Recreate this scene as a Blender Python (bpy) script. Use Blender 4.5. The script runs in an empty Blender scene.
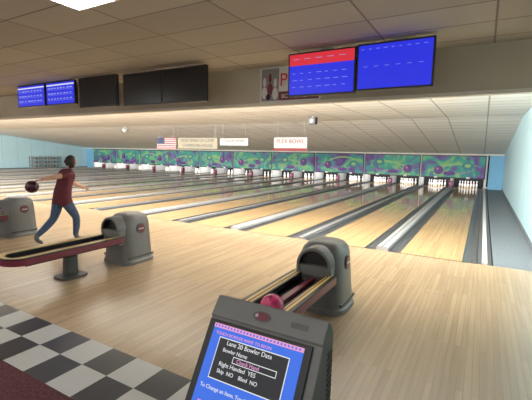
import bpy, math, random
from mathutils import Vector, Matrix
random.seed(7)
S=bpy.context.scene
COL=S.collection
try:
    S.view_settings.view_transform='Standard'
except Exception: pass

# ---------------------------------------------------------------- materials
def mat(name,col=(.5,.5,.5),rough=.5,metal=0,emit=None,es=1.0,noise=0.0,nscale=8.0):
    m=bpy.data.materials.new(name); m.use_nodes=True
    nt=m.node_tree; b=nt.nodes['Principled BSDF']
    b.inputs['Base Color'].default_value=(*col,1)
    b.inputs['Roughness'].default_value=rough
    b.inputs['Metallic'].default_value=metal
    if emit:
        b.inputs['Emission Color'].default_value=(*emit,1)
        b.inputs['Emission Strength'].default_value=es
    if noise>0:
        tc=nt.nodes.new('ShaderNodeTexCoord'); n=nt.nodes.new('ShaderNodeTexNoise')
        n.inputs['Scale'].default_value=nscale; n.inputs['Detail'].default_value=4
        nt.links.new(tc.outputs['Object'],n.inputs['Vector'])
        r=nt.nodes.new('ShaderNodeValToRGB')
        r.color_ramp.elements[0].position=.3; r.color_ramp.elements[1].position=.7
        r.color_ramp.elements[0].color=(*[c*(1-noise) for c in col],1)
        r.color_ramp.elements[1].color=(*[min(1,c*(1+noise)) for c in col],1)
        nt.links.new(n.outputs['Fac'],r.inputs['Fac'])
        nt.links.new(r.outputs['Color'],b.inputs['Base Color'])
    return m

def brickmat(name,c1,c2,mortar,bw,rh,ms,rough,axes='XY',offset=0.0,fine=0.0,fscale=30,emit=0):
    m=bpy.data.materials.new(name); m.use_nodes=True
    nt=m.node_tree; b=nt.nodes['Principled BSDF']; L=nt.links
    tc=nt.nodes.new('ShaderNodeTexCoord'); sp=nt.nodes.new('ShaderNodeSeparateXYZ'); cb=nt.nodes.new('ShaderNodeCombineXYZ')
    L.new(tc.outputs['Object'],sp.inputs[0])
    L.new(sp.outputs[axes[0]],cb.inputs[0]); L.new(sp.outputs[axes[1]],cb.inputs[1])
    br=nt.nodes.new('ShaderNodeTexBrick'); br.offset=offset; br.squash=1
    br.inputs['Scale'].default_value=1
    br.inputs['Color1'].default_value=(*c1,1); br.inputs['Color2'].default_value=(*c2,1); br.inputs['Mortar'].default_value=(*mortar,1)
    br.inputs['Brick Width'].default_value=bw; br.inputs['Row Height'].default_value=rh; br.inputs['Mortar Size'].default_value=ms
    br.inputs['Mortar Smooth'].default_value=0
    L.new(cb.outputs[0],br.inputs['Vector'])
    out=br.outputs['Color']
    if fine>0:
        mp=nt.nodes.new('ShaderNodeMapping'); n=nt.nodes.new('ShaderNodeTexNoise')
        n.inputs['Scale'].default_value=fscale; n.inputs['Detail'].default_value=5
        L.new(cb.outputs[0],mp.inputs['Vector'])
        if offset>0: mp.inputs['Scale'].default_value=(.04,1,1)
        L.new(mp.outputs[0],n.inputs['Vector'])
        r=nt.nodes.new('ShaderNodeValToRGB'); r.color_ramp.elements[0].position=.3; r.color_ramp.elements[1].position=.7
        r.color_ramp.elements[0].color=(1-fine,1-fine,1-fine,1); r.color_ramp.elements[1].color=(1,1,1,1)
        L.new(n.outputs['Fac'],r.inputs['Fac'])
        mx=nt.nodes.new('ShaderNodeMix'); mx.data_type='RGBA'; mx.blend_type='MULTIPLY'; mx.inputs[0].default_value=1
        L.new(out,mx.inputs[6]); L.new(r.outputs['Color'],mx.inputs[7]); out=mx.outputs[2]
    L.new(out,b.inputs['Base Color'])
    b.inputs['Roughness'].default_value=rough
    return m

M={}
M['approach']=brickmat('approach_wood',(.47,.34,.205),(.385,.27,.16),(.30,.21,.13),1.6,.055,.0016,.26,'YX',.5,.16,26)
M['lane']=brickmat('lane_wood',(.57,.385,.19),(.46,.305,.15),(.34,.225,.12),2.2,.042,.001,.08,'YX',.5,.12,26)
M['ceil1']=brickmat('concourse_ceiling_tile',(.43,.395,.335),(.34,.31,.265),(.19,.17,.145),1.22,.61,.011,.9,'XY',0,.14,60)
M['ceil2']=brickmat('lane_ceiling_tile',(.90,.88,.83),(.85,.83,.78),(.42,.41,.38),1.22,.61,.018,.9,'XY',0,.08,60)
M['riser']=mat('ceiling_riser',(.74,.71,.64),.8,noise=.04)
M['fascia']=mat('fascia_paint',(.52,.48,.39),.8,noise=.06,nscale=1.5)
M['wallY']=brickmat('side_wall_panel',(.54,.77,.84),(.50,.74,.82),(.36,.54,.60),1.22,40,.012,.6,'YZ',0,.05,3)
M['wallB']=mat('blue_wall',(.20,.48,.72),.6,noise=.05)
M['tile_grey']=mat('walkway_grey',(.16,.18,.20),.6,noise=.15,nscale=20)
M['carpet']=mat('maroon_carpet',(.085,.024,.03),.95,noise=.5,nscale=40)
M['black']=mat('black_plastic',(.012,.012,.014),.4,noise=.1)
M['dark']=mat('pit_dark',(.02,.02,.022),.9,noise=.1)
M['gutter']=mat('gutter_grey',(.085,.088,.092),.3,noise=.1)
M['cap']=mat('return_cap',(.40,.40,.395),.3,noise=.06)
M['cap2']=mat('divider_cap',(.25,.25,.255),.3,noise=.06)
M['white']=mat('white_trim',(.70,.70,.68),.45,noise=.03)
M['pin']=mat('pin_white',(.9,.9,.88),.25,noise=.02)
M['red']=mat('pin_red',(.6,.02,.03),.4,noise=.05)
M['maroon']=mat('maroon_plastic',(.16,.02,.035),.35,noise=.1)
M['yellow']=mat('yellow_stripe',(.72,.50,.13),.4,noise=.05)
M['hood']=mat('hood_grey',(.15,.147,.14),.42,noise=.06)
M['hoodd']=mat('hood_dark',(.075,.072,.068),.45,noise=.06)
M['case']=mat('console_grey',(.155,.152,.145),.5,noise=.05)
M['metal']=mat('metal_grey',(.35,.35,.36),.35,.8,noise=.05)
M['troffer']=mat('troffer_diffuser',(.9,.9,.9),.5,emit=(1,.98,.93),es=13)
M['skin']=mat('skin',(.50,.29,.21),.6,noise=.06)
M['hair']=mat('hair',(.025,.014,.012),.6,noise=.3,nscale=60)
M['shirt']=mat('shirt_maroon',(.11,.016,.028),.85,noise=.2,nscale=14)
M['jeans']=mat('jeans',(.05,.085,.155),.85,noise=.25,nscale=30)
M['shoe']=mat('shoe',(.10,.10,.11),.5,noise=.1)
M['ballp']=mat('ball_pink',(.58,.04,.15),.15,noise=.35,nscale=14)
M['ballm']=mat('ball_maroon',(.05,.008,.016),.12,noise=.5,nscale=14)
M['ballb']=mat('ball_purple',(.05,.02,.08),.12,noise=.5,nscale=14)
def em(name,col,s=1.0):
    m=mat(name,(.01,.01,.01),.4,emit=col,es=s,noise=0); return m
M['sblue']=em('screen_blue',(.02,.03,.80),.9)
M['sblue2']=em('console_blue',(.03,.16,.85),.9)
M['sred']=em('screen_red',(.75,.03,.05),.9)
M['stext']=em('screen_text',(.35,.42,.90),.8)
M['swhite']=em('screen_white',(.85,.87,.9),.9)
M['spink']=em('screen_pink',(.85,.35,.65),.9)
M['sblack']=em('screen_black',(.01,.01,.02),.5)
M['soff']=mat('screen_off',(.012,.012,.013),.25)

def checker():
    m=bpy.data.materials.new('checker_tile'); m.use_nodes=True
    nt=m.node_tree;b=nt.nodes['Principled BSDF'];L=nt.links
    tc=nt.nodes.new('ShaderNodeTexCoord');mp=nt.nodes.new('ShaderNodeMapping')
    mp.inputs['Location'].default_value=(.0,-2.2/.32,.5); mp.inputs['Scale'].default_value=(1/.32,1/.32,0)
    c=nt.nodes.new('ShaderNodeTexChecker');c.inputs['Scale'].default_value=1
    c.inputs['Color1'].default_value=(.46,.46,.44,1);c.inputs['Color2'].default_value=(.04,.042,.046,1)
    L.new(tc.outputs['Object'],mp.inputs['Vector']);L.new(mp.outputs[0],c.inputs['Vector']);L.new(c.outputs['Color'],b.inputs['Base Color'])
    b.inputs['Roughness'].default_value=.3
    return m
M['checker']=checker()

def maskmat():
    m=bpy.data.materials.new('masking_art'); m.use_nodes=True
    nt=m.node_tree;b=nt.nodes['Principled BSDF'];L=nt.links
    tc=nt.nodes.new('ShaderNodeTexCoord')
    n=nt.nodes.new('ShaderNodeTexNoise');n.inputs['Scale'].default_value=.9;n.inputs['Detail'].default_value=2;n.inputs['Distortion'].default_value=1.4
    L.new(tc.outputs['Object'],n.inputs['Vector'])
    r=nt.nodes.new('ShaderNodeValToRGB');cr=r.color_ramp
    cols=[(.30,(.10,.06,.22)),(.40,(.18,.10,.34)),(.45,(.05,.26,.30)),(.54,(.06,.38,.28)),(.60,(.25,.52,.18)),(.66,(.06,.26,.32)),(.76,(.20,.11,.36))]
    cr.elements[0].position=cols[0][0];cr.elements[0].color=(*cols[0][1],1)
    cr.elements[1].position=cols[-1][0];cr.elements[1].color=(*cols[-1][1],1)
    for p,c in cols[1:-1]:
        e=cr.elements.new(p);e.color=(*c,1)
    L.new(n.outputs['Fac'],r.inputs['Fac'])
    L.new(r.outputs['Color'],b.inputs['Base Color'])
    b.inputs['Roughness'].default_value=.6
    return m
M['mask']=maskmat()
M['mgreen']=mat('mask_green',(.28,.52,.20),.5,noise=.1)
M['mteal']=mat('mask_teal',(.04,.22,.25),.5,noise=.1)
M['mpurple']=mat('mask_purple',(.10,.04,.22),.5,noise=.1)
M['mpink']=mat('mask_pink',(.48,.16,.36),.5,noise=.1)

# ---------------------------------------------------------------- mesh builder
class MB:
    def __init__(s): s.v=[];s.f=[];s.m=[];s.mats=[]
    def mi(s,k):
        if k not in s.mats: s.mats.append(k)
        return s.mats.index(k)
    def add(s,vs,fs,k):
        o=len(s.v); s.v+= [tuple(v) for v in vs]; i=s.mi(k)
        for f in fs: s.f.append([o+a for a in f]); s.m.append(i)
    def box(s,x0,x1,y0,y1,z0,z1,k):
        vs=[(x0,y0,z0),(x1,y0,z0),(x1,y1,z0),(x0,y1,z0),(x0,y0,z1),(x1,y0,z1),(x1,y1,z1),(x0,y1,z1)]
        s.add(vs,[(0,3,2,1),(4,5,6,7),(0,1,5,4),(1,2,6,5),(2,3,7,6),(3,0,4,7)],k)
    def quad(s,a,b,c,d,k): s.add([a,b,c,d],[(0,1,2,3)],k)
    def disc(s,c,u,v,ru,rv,k,n=24):
        c=Vector(c);u=Vector(u);v=Vector(v)
        s.add([c+u*ru*math.cos(t*2*math.pi/n)+v*rv*math.sin(t*2*math.pi/n) for t in range(n)],[tuple(range(n))],k)
    def rings(s,rs,k,cap=(True,True)):
        n=len(rs[0]);vs=[p for r in rs for p in r];fs=[]
        for i in range(len(rs)-1):
            for j in range(n):
                a=i*n+j;b=i*n+(j+1)%n
                fs.append((a,b,b+n,a+n))
        if cap[0]: fs.append(tuple(reversed(range(n))))
        if cap[1]: fs.append(tuple(range((len(rs)-1)*n,len(rs)*n)))
        s.add(vs,fs,k)
    def cyl(s,p0,p1,r0,r1,k,n=20,cap=(True,True)):
        p0=Vector(p0);p1=Vector(p1);d=(p1-p0).normalized()
        u=d.orthogonal().normalized();w=d.cross(u)
        s.rings([[p+u*r*math.cos(t*2*math.pi/n)+w*r*math.sin(t*2*math.pi/n) for t in range(n)] for p,r in((p0,r0),(p1,r1))],k,cap)
    def lathe(s,c,prof,k,n=12):
        s.rings([[(c[0]+r*math.cos(t*2*math.pi/n),c[1]+r*math.sin(t*2*math.pi/n),c[2]+z) for t in range(n)] for r,z in prof],k)
    def sphere(s,c,r,k,n=24,m=14,sc=(1,1,1)):
        s.rings([[(c[0]+sc[0]*r*math.sin(a)*math.cos(t*2*math.pi/n),c[1]+sc[1]*r*math.sin(a)*math.sin(t*2*math.pi/n),c[2]-sc[2]*r*math.cos(a)) for t in range(n)] for a in [math.pi*(i+.02)/(m+.04) for i in range(m+1)]],k)
    def extr(s,prof,x0,x1,k):  # prof in (y,z), extruded in x
        n=len(prof)
        vs=[(x0,y,z) for y,z in prof]+[(x1,y,z) for y,z in prof]
        fs=[(i,(i+1)%n,(i+1)%n+n,i+n) for i in range(n)]+[tuple(reversed(range(n))),tuple(range(n,2*n))]
        s.add(vs,fs,k)
    def build(s,name,parent=None,smooth=False,bevel=0,loc=None):
        me=bpy.data.meshes.new(name);me.from_pydata(s.v,[],s.f)
        for k in s.mats: me.materials.append(M[k])
        for p,i in zip(me.polygons,s.m): p.material_index=i
        me.update()
        import bmesh
        bm=bmesh.new();bm.from_mesh(me);bmesh.ops.recalc_face_normals(bm,faces=bm.faces);bm.to_mesh(me);bm.free()
        if smooth:
            for p in me.polygons:p.use_smooth=True
            try: me.set_sharp_from_angle(angle=math.radians(38))
            except Exception: pass
        ob=bpy.data.objects.new(name,me);COL.objects.link(ob)
        if loc: ob.location=loc
        if parent: ob.parent=parent
        if bevel:
            b=ob.modifiers.new('bevel','BEVEL');b.width=bevel;b.segments=2;b.limit_method='ANGLE'
        return ob
def empty(name,loc=(0,0,0)):
    e=bpy.data.objects.new(name,None);e.location=loc;e.empty_display_size=.1;COL.objects.link(e);return e
def text(name,body,size,loc,rot,k,parent,align='LEFT'):
    c=bpy.data.curves.new(name,'FONT');c.body=body;c.size=size;c.extrude=.0005;c.align_x=align
    c.materials.append(M[k]);o=bpy.data.objects.new(name,c);o.location=loc;o.rotation_euler=rot;COL.objects.link(o)
    if parent:o.parent=parent
    return o

# ---------------------------------------------------------------- layout constants
CH=1.85
FOUL=7.4; NL=20; P=1.75; XD0=.15; BACK=25.0
XL=XD0-P*NL-1.2; XR=1.0
LC=3.2; FY=5.8; CC=3.30; FB=2.66

# floors
b=MB();b.box(XL,XR,2.2,FOUL,-.1,0,'approach');b.build('floor_approach')
b=MB();b.box(XL,XR,1.56,2.2,-.1,0,'checker');b.build('floor_checker_tile')
b=MB();b.box(XL,XR,-4,1.56,-.1,0,'carpet');b.build('floor_carpet')
b=MB();b.box(XD0+.13,XR,FOUL,27,-.1,0,'tile_grey');b.box(XL,XD0-P*NL-.13,FOUL,27,-.1,0,'tile_grey');b.build('floor_walkway')
b=MB();b.box(XL,XR,FOUL,27,-.3,-.12,'dark');b.build('floor_lane_base')
# walls
b=MB();b.box(XR,XR+.1,-4,27,0,3.4,'wallY');b.build('wall_right')
b=MB();b.box(XL-.1,XL,-4,27,0,3.4,'wallY');b.build('wall_left')
b=MB();b.box(XR-.02,XR,FOUL,25.1,0,.1,'tile_grey');b.build('baseboard_right')
b=MB();b.box(XL,XL+.02,FOUL,25.1,0,.1,'tile_grey');b.build('baseboard_left')
b=MB();b.box(XL,XR,27,27.1,0,3.4,'dark')
b.build('wall_pit')
b=MB();b.box(XD0+.14,XR,BACK+.1,BACK+.2,0,2.1,'wallB');b.box(XL,XD0-P*NL-.14,BACK+.1,BACK+.2,0,2.1,'wallB');b.build('wall_back')
# ceilings
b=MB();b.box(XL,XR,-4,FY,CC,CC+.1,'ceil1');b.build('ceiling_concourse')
b=MB()
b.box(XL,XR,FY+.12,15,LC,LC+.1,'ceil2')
b.build('ceiling_lanes')
b=MB()
b.extr([(15,LC),(25.12,2.02),(25.12,2.12),(15,LC+.1)],XL,XR,'ceil2')
b.build('ceiling_slope')
b=MB();b.box(XL,XR,FY,FY+.12,FB,CC,'fascia');b.box(XL,XR,FY-.012,FY,FB,FB+.05,'riser');b.build('trim_fascia')
b=MB();b.box(XL,XR,BACK-.02,BACK+.1,1.93,2.02,'riser');b.build('trim_masking_top')

# lanes
def lane(j):
    xc=XD0-P*j-P/2
    b=MB()
    b.box(xc-.525,xc+.525,FOUL,26.4,-.1,0,'lane')
    for sx in(-1,1):
        pts=[]
        for i in range(7):
            a=math.pi*i/6
            pts.append((xc+sx*(.525+.1175-.1175*math.cos(a)),-.085*math.sin(a)-.005))
        for i in range(6):
            (xa,za),(xb,zb)=pts[i],pts[i+1]
            b.quad((xa,FOUL,za),(xb,FOUL,zb),(xb,26.4,zb),(xa,26.4,za),'gutter')
    # foul line and aiming arrows
    b.box(xc-.76,xc+.76,FOUL-.03,FOUL,.0005,.002,'black')
    for i in range(-3,4):
        ax=xc+i*.13; ay=FOUL+4.7-abs(i)*.28
        b.add([(ax-.018,ay,.0012),(ax+.018,ay,.0012),(ax,ay+.14,.0012)],[(0,1,2)],'black')
    for i in (-4,-3,-2,2,3,4):
        b.disc((xc+i*.1,FOUL-2.0,.001),(1,0,0),(0,1,0),.012,.012,'black',8)
    b.build('bowling_lane')
for j in range(NL): lane(j)
for j in range(NL+1):
    x=XD0-P*j; b=MB()
    if j%2==1:
        prof=[(-.110,-.01),(-.110,.05),(-.085,.07),(.085,.07),(.110,.05),(.110,-.01)]
        n=len(prof);vs=[(x+a,FOUL+.01,c) for a,c in prof]+[(x+a,24.7,c) for a,c in prof]
        b.add(vs,[(i,(i+1)%n,(i+1)%n+n,i+n) for i in range(n)]+[tuple(range(n)),tuple(reversed(range(n,2*n)))],'cap')
        b.box(x-.012,x+.012,FOUL+.02,24.7,.070,.073,'gutter')
        b.build('ball_return_track')
    else:
        k='white' if j in(0,NL) else 'cap2'
        b.box(x-.11,x+.11,FOUL,26.4,-.1,.004,'gutter')
        w=.04 if j in (0,NL) else .055
        b.box(x-w,x+w,FOUL,24.9,.004,.035,k)
        b.build('lane_divider')
# kickbacks (pinsetter side partitions)
for j in range(NL+1):
    x=XD0-P*j;b=MB()
    b.box(x-.06,x+.06,BACK+.05,26.55,.036,1.9,'white' if j%2==0 else 'cap')
    if j%2==1:
        b.box(x-.11,x+.11,BACK-.25,BACK-.03,.0,.42,'maroon')
        b.cyl((x,BACK-.27,.26),(x,BACK-.23,.26),.09,.09,'mpink',16)
    b.build('pinsetter_kickback')
# pit curtain
b=MB();b.box(XD0-P*NL,XD0,26.6,26.66,-.12,1.9,'dark');b.build('pit_cushion')
# pins
b=MB()
prof=[(.0258,0),(.036,.02),(.05,.07),(.0605,.114),(.055,.16),(.040,.205),(.0255,.24),(.0235,.262),(.029,.30),(.0323,.34),(.028,.366),(.012,.38)]
for j in range(NL):
    xc=XD0-P*j-P/2
    for r in range(4):
        for i in range(r+1):
            px=xc+(i-r/2)*.305;py=25.5+r*.264
            b.lathe((px,py,.001),prof,'pin',10)
            b.cyl((px,py,.245),(px,py,.262),.0272,.0262,'red',10,(False,False))
b.build('bowling_pins',smooth=True)

# masking units (one per lane pair)
for q in range(NL//2):
    x1=XD0-2*P*q-.02;x0=x1-2*P+.04; y=BACK-.02; b=MB()
    b.box(x0,x1,y,y+.06,.56,1.92,'black')
    b.box(x0+.05,x1-.05,y-.01,y,.62,1.86,'mask')
    yy=y-.012
    def sw(pts,w,k,dy=0):
        for i in range(len(pts)-1):
            (xa,za),(xb,zb)=pts[i],pts[i+1]
            wa=w*math.sin(math.pi*(i+.15)/(len(pts)-.7));wb=w*math.sin(math.pi*(i+1.15)/(len(pts)-.7))
            b.quad((xa,yy-dy,za-wa),(xb,yy-dy,zb-wb),(xb,yy-dy,zb+wb),(xa,yy-dy,za+wa),k)
    W=x1-x0;R=random.uniform;fl=q%2
    X=lambda f:(x0+W*(1-f if fl else f))
    h1=R(.62,.8);h2=R(.6,.95)
    sw([(X(.04+.9*i/14),.75+h2*math.sin(math.pi*(.05+h1*i/14))) for i in range(15)],.055,'mgreen')
    sw([(X(.08+.8*i/14),1.65-.8*math.sin(math.pi*(.1+h1*i/14))) for i in range(15)],.035,'mpink',.001)
    d1=R(.2,.34);zz=R(1.0,1.3)
    b.disc((X(d1),yy-.002,zz),(1,0,0),(0,0,1),.26,.26,'mpurple')
    b.disc((X(d1)-.07,yy-.003,zz+.08),(1,0,0),(0,0,1),.08,.08,'mpink')
    d2=R(.66,.8);z2=R(1.2,1.45)
    b.disc((X(d2),yy-.002,z2),(1,0,0),(0,0,1),.32,.22,'mteal')
    b.disc((X(d2),yy-.003,z2+.02),(1,0,0),(0,0,1),.16,.11,'mgreen')
    b.disc((X(R(.45,.6)),yy-.002,.84),(1,0,0),(0,0,1),.33,.13,'mpurple')
    b.disc((X(R(.86,.92)),yy-.002,.90),(1,0,0),(0,0,1),.15,.15,'mteal')
    for (lx,) in((x0+W*.25,),(x0+W*.75,)):
        b.box(lx-.09,lx+.09,y-.02,y,.56,.66,'white')
    b.box(x0,x0+.02,y-.02,y,.56,1.92,'white')
    b.build('masking_unit')

# hanging signs / flag, on rods from the flat lane ceiling
SY=14.8; K=.8
M['cream']=mat('sign_cream',(.30,.27,.19),.6,noise=.08)
M['swht']=mat('sign_white',(.42,.42,.42),.6,noise=.04)
M['sred2']=mat('sign_red',(.20,.012,.02),.6,noise=.04)
def sign(name,x0,x1,z0,z1,y,base,lines,k,size,stripe=None):
    x0*=K;x1*=K;z0=CH+(z0-CH)*K;z1=CH+(z1-CH)*K;size*=K
    e=empty(name,(0,0,0));b=MB();b.box(x0,x1,y,y+.03,z0,z1,base)
    for hx in(x0+.15,x1-.15): b.cyl((hx,y+.015,z1),(hx,y+.015,LC),.004,.004,'metal',6)
    if stripe: b.box(x0,x1,y-.003,y,z0,z0+(z1-z0)*.2,stripe)
    b.build('board',e)
    for i,t in enumerate(lines):
        text('lettering_%d'%(i+1),t,size,((x0+x1)/2,y-.006,z1-size*(1.0+i*1.15)),(math.pi/2,0,0),k,e,'CENTER')
    return e
sign('league_sign',-17.2,-14.05,2.03,2.70,SY,'cream',['SPORTSMAN OF CAMP','CHAMPIONS HOUSE'],'black',.26)
sign('notice_board',-13.85,-11.85,2.24,2.66,SY,'swht',['LEAGUE NEWS'],'hoodd',.22)
sign('bowling_banner',-10.14,-8.16,1.98,2.70,SY,'swht',['PLEX BOWL'],'sred2',.31,'sred2')
# flag
b=MB();fx0,fx1,fz0,fz1=-19.1*K,-17.38*K,CH+.10*K,CH+.87*K
for i in range(13):
    h=(fz1-fz0)/13
    b.box(fx0,fx1,SY,SY+.01,fz0+i*h,fz0+(i+1)*h,'sred2' if i%2==0 else 'swht')
M['navy']=mat('flag_navy',(.008,.014,.07),.7,noise=.05)
b.box(fx0,fx0+.56,SY-.006,SY,fz0+6*(fz1-fz0)/13,fz1,'navy')
for r in range(5):
    for c in range(6):
        b.disc((fx0+.06+c*.088,SY-.008,fz0+.335+r*.055),(1,0,0),(0,0,1),.013,.013,'swht',5)
b.cyl((fx0,SY+.02,fz1+.01),(fx1,SY+.02,fz1+.01),.012,.012,'metal',8)
for hx in(fx0+.2,fx1-.2): b.cyl((hx,SY+.02,fz1),(hx,SY+.02,LC),.004,.004,'metal',6)
b.build('american_flag')

# speaker and ceiling dome lamp
b=MB();sx=-5.45;sy=12.8
b.box(sx-.14,sx+.14,sy-.1,sy+.1,2.90,3.14,'black');b.box(sx-.12,sx+.12,sy-.115,sy-.1,2.92,3.12,'hoodd')
b.disc((sx,sy-.118,3.02),(1,0,0),(0,0,1),.07,.07,'cap',16);b.box(sx-.02,sx+.02,sy-.02,sy+.02,3.14,3.2,'metal')
b.build('ceiling_speaker')
b=MB();c=(-17.6,14.7,2.98)
b.cyl((c[0],c[1],3.06),(c[0],c[1],3.2),.03,.03,'cap',10);b.cyl((c[0],c[1],3.03),(c[0],c[1],3.08),.22,.1,'cap',20)
b.sphere(c,.17,'swht',20,12);b.build('pendant_globe_lamp',smooth=True)

# storage rack at left wall
b=MB();rx=XL+.1
for y in(19.2,20.1,21.0,21.9):
    for dx in(0,.4): b.box(rx+dx,rx+dx+.05,y,y+.05,0,1.15,'metal')
for zz in(.1,.45,.8,1.12): b.box(rx,rx+.45,19.2,21.95,zz,zz+.03,'white')
for zz in(.13,.48,.83):
    for i in range(9): b.sphere((rx+.25,19.45+i*.28,zz+.11),.108,['cap','hood','cap2'][i%3],10,8)
b.build('ball_storage_rack',smooth=True)

# ---------------------------------------------------------------- concourse troffers
def troffer(x,y):
    b=MB();b.box(x-.305,x+.305,y-.61,y+.61,CC-.012,CC,'white');b.box(x-.27,x+.27,y-.575,y+.575,CC-.018,CC-.012,'troffer')
    b.build('ceiling_light_panel')
for x,y in((-3.49,2.02),(-8.6,1.4),(-6.1,-.2),(-1.2,-.6),(-12,-.2),(-4,-2.2),(-15,1.4),(-9,-2.2),(-20.5,1.4),(-1.0,-2.6)): troffer(x,y)

# ---------------------------------------------------------------- overhead monitors
def monitor(name,x0,x1,z0,z1,y,mode):
    e=empty(name,((x0+x1)/2,y,z0));w=(x1-x0)/2;h=z1-z0;b=MB()
    b.box(-w,w,0,.07,0,h,'black');b.box(-w*.6,w*.6,.07,.12,h*.2,h*.8,'hoodd')
    b.box(-.03,.03,.09,.14,h*.6,CC-z0,'metal');b.box(-.12,.12,.08,.2,CC-z0-.008,CC-z0,'metal')
    t=.02
    main={'off':'soff','red':'sblue','blue':'sblue','rows':'sblue'}[mode]
    b.quad((-w+t,-.002,t),(w-t,-.002,t),(w-t,-.002,h-t),(-w+t,-.002,h-t),main)
    def r(x0,x1,z0,z1,k,d=.004): b.quad((-w+t+x0*(2*w-2*t),-d,t+z0*(h-2*t)),(-w+t+x1*(2*w-2*t),-d,t+z0*(h-2*t)),(-w+t+x1*(2*w-2*t),-d,t+z1*(h-2*t)),(-w+t+x0*(2*w-2*t),-d,t+z1*(h-2*t)),k)
    if mode=='red':
        r(0,1,.72,1,'sred')
        for i in range(5): r(.06+.18*i,.06+.18*i+.1,.87,.882,'stext',.006)
        for k in range(3):
            for i in range(7): r(.05+.13*i,.05+.13*i+random.uniform(.04,.09),.52-.17*k,.532-.17*k,'stext',.006)
    if mode=='blue':
        for i in range(9):
            r(.04+.105*i,.04+.105*i+random.uniform(.03,.07),.90,.912,'stext',.006)
        for i in range(6): r(.08+.15*i,.08+.15*i+.06,.50,.51,'stext',.006)
    if mode=='rows':
        r(0,1,.86,.92,'swhite')
        for k in range(3):
            r(.03,.97,.66-.25*k,.67-.25*k,'stext',.005)
            for i in range(8): r(.05+.115*i,.05+.115*i+random.uniform(.05,.10),.71-.25*k,.77-.25*k,'stext',.006)
    b.build('case',e)
TY=5.0
monitor('overhead_monitor',-2.53,-1.55,2.66,3.25,TY,'red')
monitor('overhead_monitor',-1.535,-.60,2.68,3.26,TY,'blue')
monitor('overhead_monitor',-6.02,-5.02,2.68,3.26,TY,'off')
monitor('overhead_monitor',-5.01,-4.04,2.68,3.26,TY,'off')
monitor('overhead_monitor',-7.36,-6.22,2.70,3.285,TY,'off')
monitor('overhead_monitor',-8.52,-7.50,2.80,3.285,TY,'rows')
monitor('overhead_monitor',-9.68,-8.58,2.80,3.285,TY,'rows')

# fascia banner
e=empty('fascia_banner',(0,0,0));b=MB();y=FY-.012
b.box(-3.47,-2.35,y,FY,2.715,3.29,'white')
b.box(-3.44,-3.10,y-.004,y-.003,2.735,3.27,'cap2')
b.box(-3.10,-2.37,y-.004,y-.003,2.735,2.88,'maroon')
for i,(dx,dz) in enumerate(((-.11,0),(0,.06),(.10,-.02))):
    cx=-3.27+dx
    b.disc((cx,y-.006-i*.001,2.87+dz),(1,0,0),(0,0,1),.055,.10,'maroon' if i%2 else 'white',14);b.disc((cx,y-.006-i*.001,3.05+dz),(1,0,0),(0,0,1),.03,.08,'maroon' if i%2 else 'white',12)
b.disc((-3.30,y-.010,2.80),(1,0,0),(0,0,1),.05,.05,'ballb',16)
b.build('board',e)
text('lettering','PLEX',.30,(-3.09,y-.008,2.97),(math.pi/2,0,0),'red',e)
text('lettering_2','BOWLING',.10,(-3.05,y-.008,2.77),(math.pi/2,0,0),'white',e)

# ---------------------------------------------------------------- ball returns
def sect(cx,cy,z,w,l,n=32,ex=4.0):
    out=[]
    for i in range(n):
        t=2*math.pi*i/n;c,s=math.cos(t),math.sin(t)
        out.append((cx+w/2*math.copysign(abs(c)**(2/ex),c),cy+l/2*math.copysign(abs(s)**(2/ex),s),z))
    return out
def upath(hw,y0,y1,n=14):
    pts=[(-hw,y1),(-hw,y0)]
    for i in range(1,n): 
        a=math.pi+math.pi*i/n
        pts.append((hw*math.cos(a),y0+hw*.75*math.sin(a)))
    pts+=[(hw,y0),(hw,y1)]
    return pts
def ustrip(b,a,c,z0,z1,y0,y1,k):
    A=upath(a,y0,y1);C=upath(c,y0,y1);n=len(A)
    vs=[(x,y,z0) for x,y in A]+[(x,y,z0) for x,y in C]+[(x,y,z1) for x,y in C]+[(x,y,z1) for x,y in A]
    fs=[]
    for i in range(n-1):
        fs+=[(i,i+1,n+i+1,n+i),(n+i,n+i+1,2*n+i+1,2*n+i),(2*n+i,2*n+i+1,3*n+i+1,3*n+i),(3*n+i,3*n+i+1,i+1,i)]
    fs+=[(0,n,2*n,3*n),(n-1,2*n-1,3*n-1,4*n-1)]
    b.add(vs,fs,k)
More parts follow.
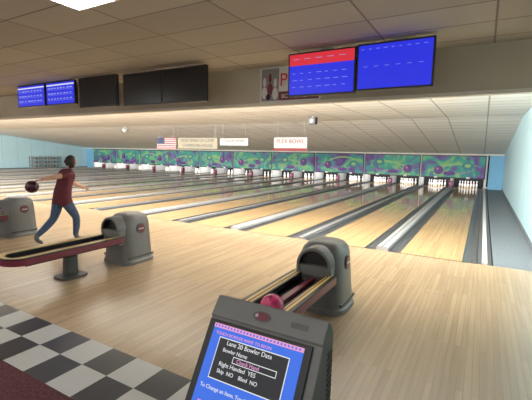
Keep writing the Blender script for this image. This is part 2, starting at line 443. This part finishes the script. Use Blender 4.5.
def ball_return(x,balls):
    e=empty('ball_return',(x,4.28,0));b=MB()
    secs=[(0,.68,.66,0),(.05,.68,.66,0),(.07,.64,.62,.0),(.28,.60,.60,.0),(.50,.56,.56,.01),(.66,.53,.53,.02),(.735,.48,.48,.03),(.785,.40,.40,.035),(.81,.28,.30,.04),(.815,.1,.12,.04)]
    b.rings([sect(0,cy,z,w,l) for z,w,l,cy in secs],'hood')
    b.build('hood',e,smooth=True)
    b=MB()
    # mouth barrel
    N=28;cz=.57
    def ring(r,y): return [(r*math.cos(2*math.pi*i/N),y,cz+r*math.sin(2*math.pi*i/N)) for i in range(N)]
    b.rings([ring(.215,-.1),ring(.215,-.36),ring(.205,-.375),ring(.180,-.375),ring(.175,-.36)],'hood',(False,False))
    b.rings([ring(.175,-.36),ring(.170,-.285)],'black',(False,True))
    b.box(-.215,.215,-.36,-.2,.34,.57,'hood')
    b.box(-.18,.18,-.365,-.34,.36,.46,'hoodd')
    b.build('mouth',e,smooth=True)
    b=MB()
    for s in(-1,1):
        b.cyl((s*.262,.02,.57),(s*.288,.02,.57),.085,.085,'hoodd',24)
        b.cyl((s*.286,.02,.57),(s*.292,.02,.57),.068,.068,'maroon',24)
        b.box(min(s*.291,s*.296),max(s*.291,s*.296),-.035,.075,.56,.58,'cap')
        b.box(min(s*.29,s*.318),max(s*.29,s*.318),-.25,.25,.10,.13,'hoodd')
    b.build('side_emblem',e,smooth=True)
    # rack
    y0=-1.78;y1=-.30;b=MB()
    ustrip(b,.235,.262,.39,.47,y0,y1,'maroon')
    ustrip(b,.222,.262,.47,.485,y0,y1,'black')
    ustrip(b,.196,.222,.45,.488,y0,y1,'yellow')
    ustrip(b,.178,.196,.44,.486,y0,y1,'maroon')
    ustrip(b,.160,.178,.43,.484,y0,y1,'yellow')
    ustrip(b,.140,.160,.42,.480,y0,y1,'black')
    b.box(-.235,.235,y0,y1,.37,.39,'black')
    b.box(-.03,.03,y0+.0,y1,.39,.44,'maroon')
    b.build('rack',e)
    b=MB()
    b.rings([sect(0,-1.05,z,w,l,24) for z,w,l in((0,.34,.40),(.03,.34,.40),(.05,.14,.2),(.30,.12,.18),(.37,.30,.34))],'hoodd')
    b.build('pedestal',e,smooth=True)
    for i,(bx,by,k) in enumerate(balls):
        b=MB();b.sphere((bx,by,.50),.108,k)
        for dx,dy in((-.015,.02),(.015,.02),(0,-.03)): b.cyl((bx+dx,by+dy,.600),(bx+dx,by+dy,.6085),.011,.011,'black',10)
        b.build('ball_%d'%(i+1),e,smooth=True)
ball_return(-1.60,[(.07,-1.46,'ballp')])
ball_return(-5.12,[])
ball_return(-8.62,[(-.08,-.8,'ballb')])
ball_return(-12.1,[])

# ---------------------------------------------------------------- scoring console
e=empty('scoring_console',(-.76,1.4,0))
x0,x1=-.275,.275
T=Vector((0,1.325-1.4,1.10));V=Vector((0,-.515,-.857)) ; Nn=Vector((0,-.857,.515))
Bt=T+V*.47
b=MB()
b.extr([(T.y,T.z),(Bt.y,Bt.z),(Bt.y+.01,Bt.z-.09),(.03,Bt.z-.12),(.035,1.12),(-.005,1.178),(-.02,1.18),(-.08,1.108)],x0,x1,'case')
b.build('housing',e,bevel=.012)
def on(u,v,d): 
    p=T+V*v+Nn*d; return (x0+u,p.y,p.z)
def rect(b,u0,u1,v0,v1,d,k): b.quad(on(u0,v1,d),on(u1,v1,d),on(u1,v0,d),on(u0,v0,d),k)
def slab(b,u0,u1,v0,v1,d0,d1,k):
    vs=[on(u0,v1,d0),on(u1,v1,d0),on(u1,v0,d0),on(u0,v0,d0),on(u0,v1,d1),on(u1,v1,d1),on(u1,v0,d1),on(u0,v0,d1)]
    b.add(vs,[(0,3,2,1),(4,5,6,7),(0,1,5,4),(1,2,6,5),(2,3,7,6),(3,0,4,7)],k)
b=MB();slab(b,.006,.512,.010,.44,0,.010,'black');b.build('bezel',e,bevel=.004)
b=MB()
rect(b,.040,.480,.024,.385,.0115,'sblue2')
rect(b,.040,.480,.024,.042,.0122,'spink')
for i in range(26): rect(b,.045+i*.0165,.053+i*.0165,.029,.037,.0128,'sblue2')
rect(b,.085,.43,.075,.245,.0122,'swhite');rect(b,.089,.426,.079,.241,.0128,'sblack')
rect(b,.18,.39,.137,.164,.0134,'swhite');rect(b,.183,.387,.140,.161,.0137,'sblack')
rect(b,.07,.15,.335,.37,.0122,'spink');rect(b,.18,.26,.335,.37,.0122,'spink')
b.build('display',e)
rot=(math.atan2(.857,.515),0,0)
for i,(t,u,v,s,k) in enumerate([('Lane 20 Bowler Data',.13,.101,.026,'swhite'),('Bowler Name',.12,.130,.022,'swhite'),('Check Hand',.20,.158,.022,'spink'),('Right Handed  YES',.12,.187,.024,'swhite'),('Skip  NO    Blind  NO',.12,.215,.022,'swhite'),
      ('To Change an Item, Touch Its Entry Box.',.06,.285,.0215,'swhite'),('TOUCH BOWLER NAME TO BEGIN',.06,.068,.018,'spink')]):
    text('screen_text_%d'%(i+1),t,s,on(u,v,.0142),rot,k,e)
b=MB()
fb=Vector((0,.06,.072)).normalized();fn=Vector((0,-.768,.64))
c0=Vector((0,-.05,1.144))
def br(u,v,d):p=c0+fb*v+fn*d;return Vector((u,p.y,p.z))
b.disc(br(-.02,0,.003),(1,0,0),fb,.045,.022,'hoodd');b.disc(br(-.02,0,.004),(1,0,0),fb,.036,.016,'maroon')
b.disc(br(-.045,0,.005),(1,0,0),fb,.008,.008,'cap')
a=[br(.12,-.012,.003),br(.20,-.012,.003),br(.20,.012,.003),br(.12,.012,.003)];b.quad(*a,'hoodd')
for i in range(12):
    b.box(.276,.279,-.03,.02,.80+i*.022,.808+i*.022,'black')
b.build('badge',e)
b=MB()
b.rings([sect(0,-.10,z,w,l,24) for z,w,l in((0,.46,.40),(.04,.46,.40),(.06,.26,.2),(.60,.22,.16),(.62,.40,.24))],'hoodd')
b.build('pedestal',e,smooth=True)

# ---------------------------------------------------------------- bowler
def skin_mesh(name,nodes,edges,parent,matfn,sub=2,root=0,mats=()):
    me=bpy.data.meshes.new(name);me.from_pydata([n[0] for n in nodes],edges,[])
    ob=bpy.data.objects.new(name,me);COL.objects.link(ob)
    sk=ob.modifiers.new('s','SKIN');sk.use_smooth_shade=True
    if not me.skin_vertices:
        bpy.context.view_layer.objects.active=ob;ob.select_set(True)
        bpy.ops.mesh.customdata_skin_add()
    for i,n in enumerate(nodes):
        r=n[1];r=r if isinstance(r,tuple) else (r,r)
        me.skin_vertices[0].data[i].radius=r
        me.skin_vertices[0].data[i].use_root=(i==root)
    su=ob.modifiers.new('u','SUBSURF');su.levels=sub;su.render_levels=sub
    dg=bpy.context.evaluated_depsgraph_get();dg.update()
    nm=bpy.data.meshes.new_from_object(ob.evaluated_get(dg));nm.name=name
    bpy.data.objects.remove(ob)
    nm.materials.clear()
    for k in mats:nm.materials.append(M[k])
    for p in nm.polygons:
        p.material_index=mats.index(matfn(p.center));p.use_smooth=True
    o=bpy.data.objects.new(name,nm);COL.objects.link(o);o.parent=parent
    return o
BX=-7.5;BY=4.62
e=empty('bowler',(-7.15,4.40,0));e.scale=(1.03,1.03,1.03)
def N(x,y,z,r): return (Vector((x,y-BY,z)),r)
nd=[N(0,4.62,.90,(.172,.145)),   #0 pelvis
 N(0,4.66,1.06,(.165,.14)),      #1 waist
 N(0,4.71,1.22,(.172,.142)),       #2 chest
 N(0,4.745,1.34,(.12,.09)),      #3 upper chest
 N(0,4.775,1.41,(.052,.052)),      #4 neck base
 N(0,4.80,1.49,(.048,.048)),        #5 neck top
 N(.10,4.735,1.345,.080),N(.18,4.69,1.335,.074),N(.20,4.41,1.290,.050),N(.205,4.26,1.27,.044),N(.21,4.13,1.252,.031),   #6-10 right arm
 N(-.10,4.75,1.34,.078),N(-.18,4.78,1.325,.068),N(-.225,4.98,1.13,.046),N(-.235,5.10,1.08,.041),N(-.24,5.22,1.03,.028), #11-15 left arm
 N(.09,4.62,.83,.116),N(.10,4.72,.66,.100),N(.10,4.83,.48,.074),N(.10,4.83,.32,.070),N(.095,4.80,.11,.050),N(.10,4.86,.045,.044),N(.105,4.99,.032,.032), #16-22 right leg
 N(-.09,4.60,.83,.116),N(-.10,4.57,.66,.100),N(-.10,4.50,.47,.074),N(-.10,4.36,.34,.070),N(-.10,4.15,.175,.050),N(-.10,4.175,.10,.044),N(-.105,4.27,.035,.032)] #23-29
ed=[(0,1),(1,2),(2,3),(3,4),(4,5),(3,6),(6,7),(7,8),(8,9),(9,10),(3,11),(11,12),(12,13),(13,14),(14,15),
 (0,16),(16,17),(17,18),(18,19),(19,20),(20,21),(21,22),(0,23),(23,24),(24,25),(25,26),(26,27),(27,28),(28,29)]
def segmat(c):
    best=None;bd=9
    for (a,bb) in ed:
        A=nd[a][0];B=nd[bb][0];t=max(0,min(1,(c-A).dot(B-A)/max(1e-9,(B-A).length_squared)))
        d=(c-(A+(B-A)*t)).length-(nd[a][1] if not isinstance(nd[a][1],tuple) else nd[a][1][0])*.6
        if d<bd: bd=d;best=((a,bb),t)
    (a,bb),t=best
    if (a,bb)==(4,5): return 'skin'
    if (a,bb)==(3,4): return 'skin' if t>.75 else 'shirt'
    if (a,bb) in((7,8),(12,13)): return 'shirt' if t<.72 else 'skin'
    if (a,bb) in((8,9),(9,10),(13,14),(14,15)): return 'skin'
    if a>=20 and bb<=22 or a>=27: return 'shoe'
    if (a,bb) in((19,20),(26,27)) and t>.9: return 'shoe'
    if a>=16: return 'shirt' if c.z>.82 else 'jeans'
    if (a,bb)==(0,1): return 'shirt' if c.z>.82 else 'jeans'
    return 'shirt'
skin_mesh('body',nd,ed,e,segmat,2,0,('shirt','skin','jeans','shoe'))
# head
def head():
    b=MB();C=Vector((0,4.845-BY,1.545))
    n,m=28,20;rings=[]
    for i in range(m+1):
        a=math.pi*(i+.02)/(m+.04);rg=[]
        for t in range(n):
            th=2*math.pi*t/n
            x=math.sin(a)*math.cos(th);y=math.sin(a)*math.sin(th);z=-math.cos(a)
            X=.074*x;Y=.094*y;Z=.112*z
            if z<-.1: X*=1-.28*(-z-.1);Y*=1-.15*(-z-.1)
            if y>.8 and -.35<z<.12: Y+=.018*max(0,1-abs(x)/.25)*(1-abs(z+.12)/.25 if abs(z+.12)<.25 else 0)
            if y>.7 and -.62<z<-.5: Y+=.005
            rg.append((C.x+X,C.y+Y,C.z+Z))
        rings.append(rg)
    b.rings(rings,'skin')
    for s in(-1,1):
        b.sphere((s*.076,C.y-.005,C.z-.01),.022,'skin',12,8,(.4,.8,1.3))
        b.sphere((s*.028,C.y+.083,C.z+.008),.010,'white',10,8,(1.2,.6,.7))
        b.sphere((s*.028,C.y+.089,C.z+.008),.005,'black',8,6)
        b.box(min(s*.016,s*.044),max(s*.016,s*.044),C.y+.080,C.y+.090,C.z+.026,C.z+.031,'hair')
    b.box(-.022,.022,C.y+.078,C.y+.088,C.z-.056,C.z-.049,'maroon')
    b.build('head',e,smooth=True)
    b=MB();rings=[]
    for i in range(m+1):
        a=math.pi*(i+.02)/(m+.04);rg=[]
        for t in range(n):
            th=2*math.pi*t/n
            x=math.sin(a)*math.cos(th);y=math.sin(a)*math.sin(th);z=-math.cos(a)
            k=1.16+.03*math.sin(9*th)*math.sin(a)
            Y=.094*k*y-.012; Z=.112*k*z+.006
            if y>.25 and z<.50: Y=min(Y,.030)
            X=.076*k*x
            if z<-.3: X*=.9
            rg.append((C.x+X,C.y+Y,C.z+Z))
        rings.append(rg)
    b.rings(rings,'hair');
    b.sphere((0,C.y-.112,C.z+.01),.036,'hair',14,10)
    b.build('hair',e,smooth=True)
head()
def hand(name,W,D,U,side,curl):
    D=D.normalized();U=(U-D*U.dot(D)).normalized();Sd=D.cross(U)*side
    nodes=[(W,.024),(W+D*.045,(.036,.018)),(W+D*.085,(.038,.015))];edges=[(0,1),(1,2)]
    for k,(o,l) in enumerate(((.027,.070),(.009,.080),(-.009,.075),(-.026,.058))):
        p=W+D*.085+Sd*o; i=len(nodes);nodes.append((p,.010));edges.append((2,i))
        d=D.copy();q=p
        for s,(fr,r) in enumerate(((.45,.0092),(.32,.0085),(.23,.0075))):
            ang=curl*(.5+.4*s)
            d=(D*math.cos(ang)-U*math.sin(ang))
            q=q+d*l*fr;nodes.append((q,r));edges.append((len(nodes)-2 if s else i,len(nodes)-1))
    p=W+D*.03+Sd*.028-U*.005;i=len(nodes);nodes.append((p,.013));edges.append((1,i))
    q=p+(D*.6+Sd*.7-U*.3).normalized()*.035;nodes.append((q,.0105));edges.append((i,i+1))
    q2=q+(D*.8+Sd*.2-U*.6).normalized()*.03;nodes.append((q2,.009));edges.append((i+1,i+2))
    skin_mesh(name,nodes,edges,e,lambda c:'skin',1,0,('skin',))
o=lambda x,y,z:Vector((x,y-BY,z))
hand('right_hand',o(.21,4.13,1.252),Vector((0,-1,-.12)),Vector((0,-.1,1)),1,.95)
hand('left_hand',o(-.24,5.22,1.03),Vector((-.05,.8,-.35)),Vector((-.5,.3,.7)),-1,.45)
b=MB();b.sphere((.21,4.13-BY-.165,1.252-.115),.108,'ballm',28,18)
b.build('ball',e,smooth=True)

# ---------------------------------------------------------------- lights
def area(name,loc,rot,sx,sy,p,col=(1,1,1)):
    l=bpy.data.lights.new(name,'AREA');l.shape='RECTANGLE';l.size=sx;l.size_y=sy;l.energy=p;l.color=col
    o=bpy.data.objects.new(name,l);o.location=loc;o.rotation_euler=rot;COL.objects.link(o);return o
xc=(XL+XR)/2;wd=XR-XL-.6
area('lane_fill_front',(xc,FY+.22,2.80),(math.radians(98),0,0),wd,.26,4000,(1,.985,.95))  # unseen strip added behind the fascia to brighten the lanes and their ceiling
area('approach_fill_down',(xc,FY+.32,3.12),(0,0,0),wd,.2,280,(1,.97,.92))  # extra hidden fill, added to lift the dark approach near the foul line
area('pin_light',(xc-.2,BACK+.25,1.3),(math.radians(18),0,0),P*NL,.2,900,(.95,.97,1))
w=bpy.data.worlds.new('w');S.world=w;w.use_nodes=True
w.node_tree.nodes['Background'].inputs[0].default_value=(1,.97,.93,1);w.node_tree.nodes['Background'].inputs[1].default_value=.95

# ---------------------------------------------------------------- camera
cam=bpy.data.cameras.new('camera');cam.lens=377/532*36;cam.sensor_width=36;cam.clip_end=200;cam.clip_start=.05
co=bpy.data.objects.new('camera',cam);COL.objects.link(co)
F=Vector((-.4928,.8615,-.1242)).normalized();U=Vector((-.0784,.0983,.992));R=F.cross(U).normalized();U=R.cross(F)
co.matrix_world=Matrix(((R.x,U.x,-F.x,0),(R.y,U.y,-F.y,0),(R.z,U.z,-F.z,CH),(0,0,0,1)))
S.camera=co
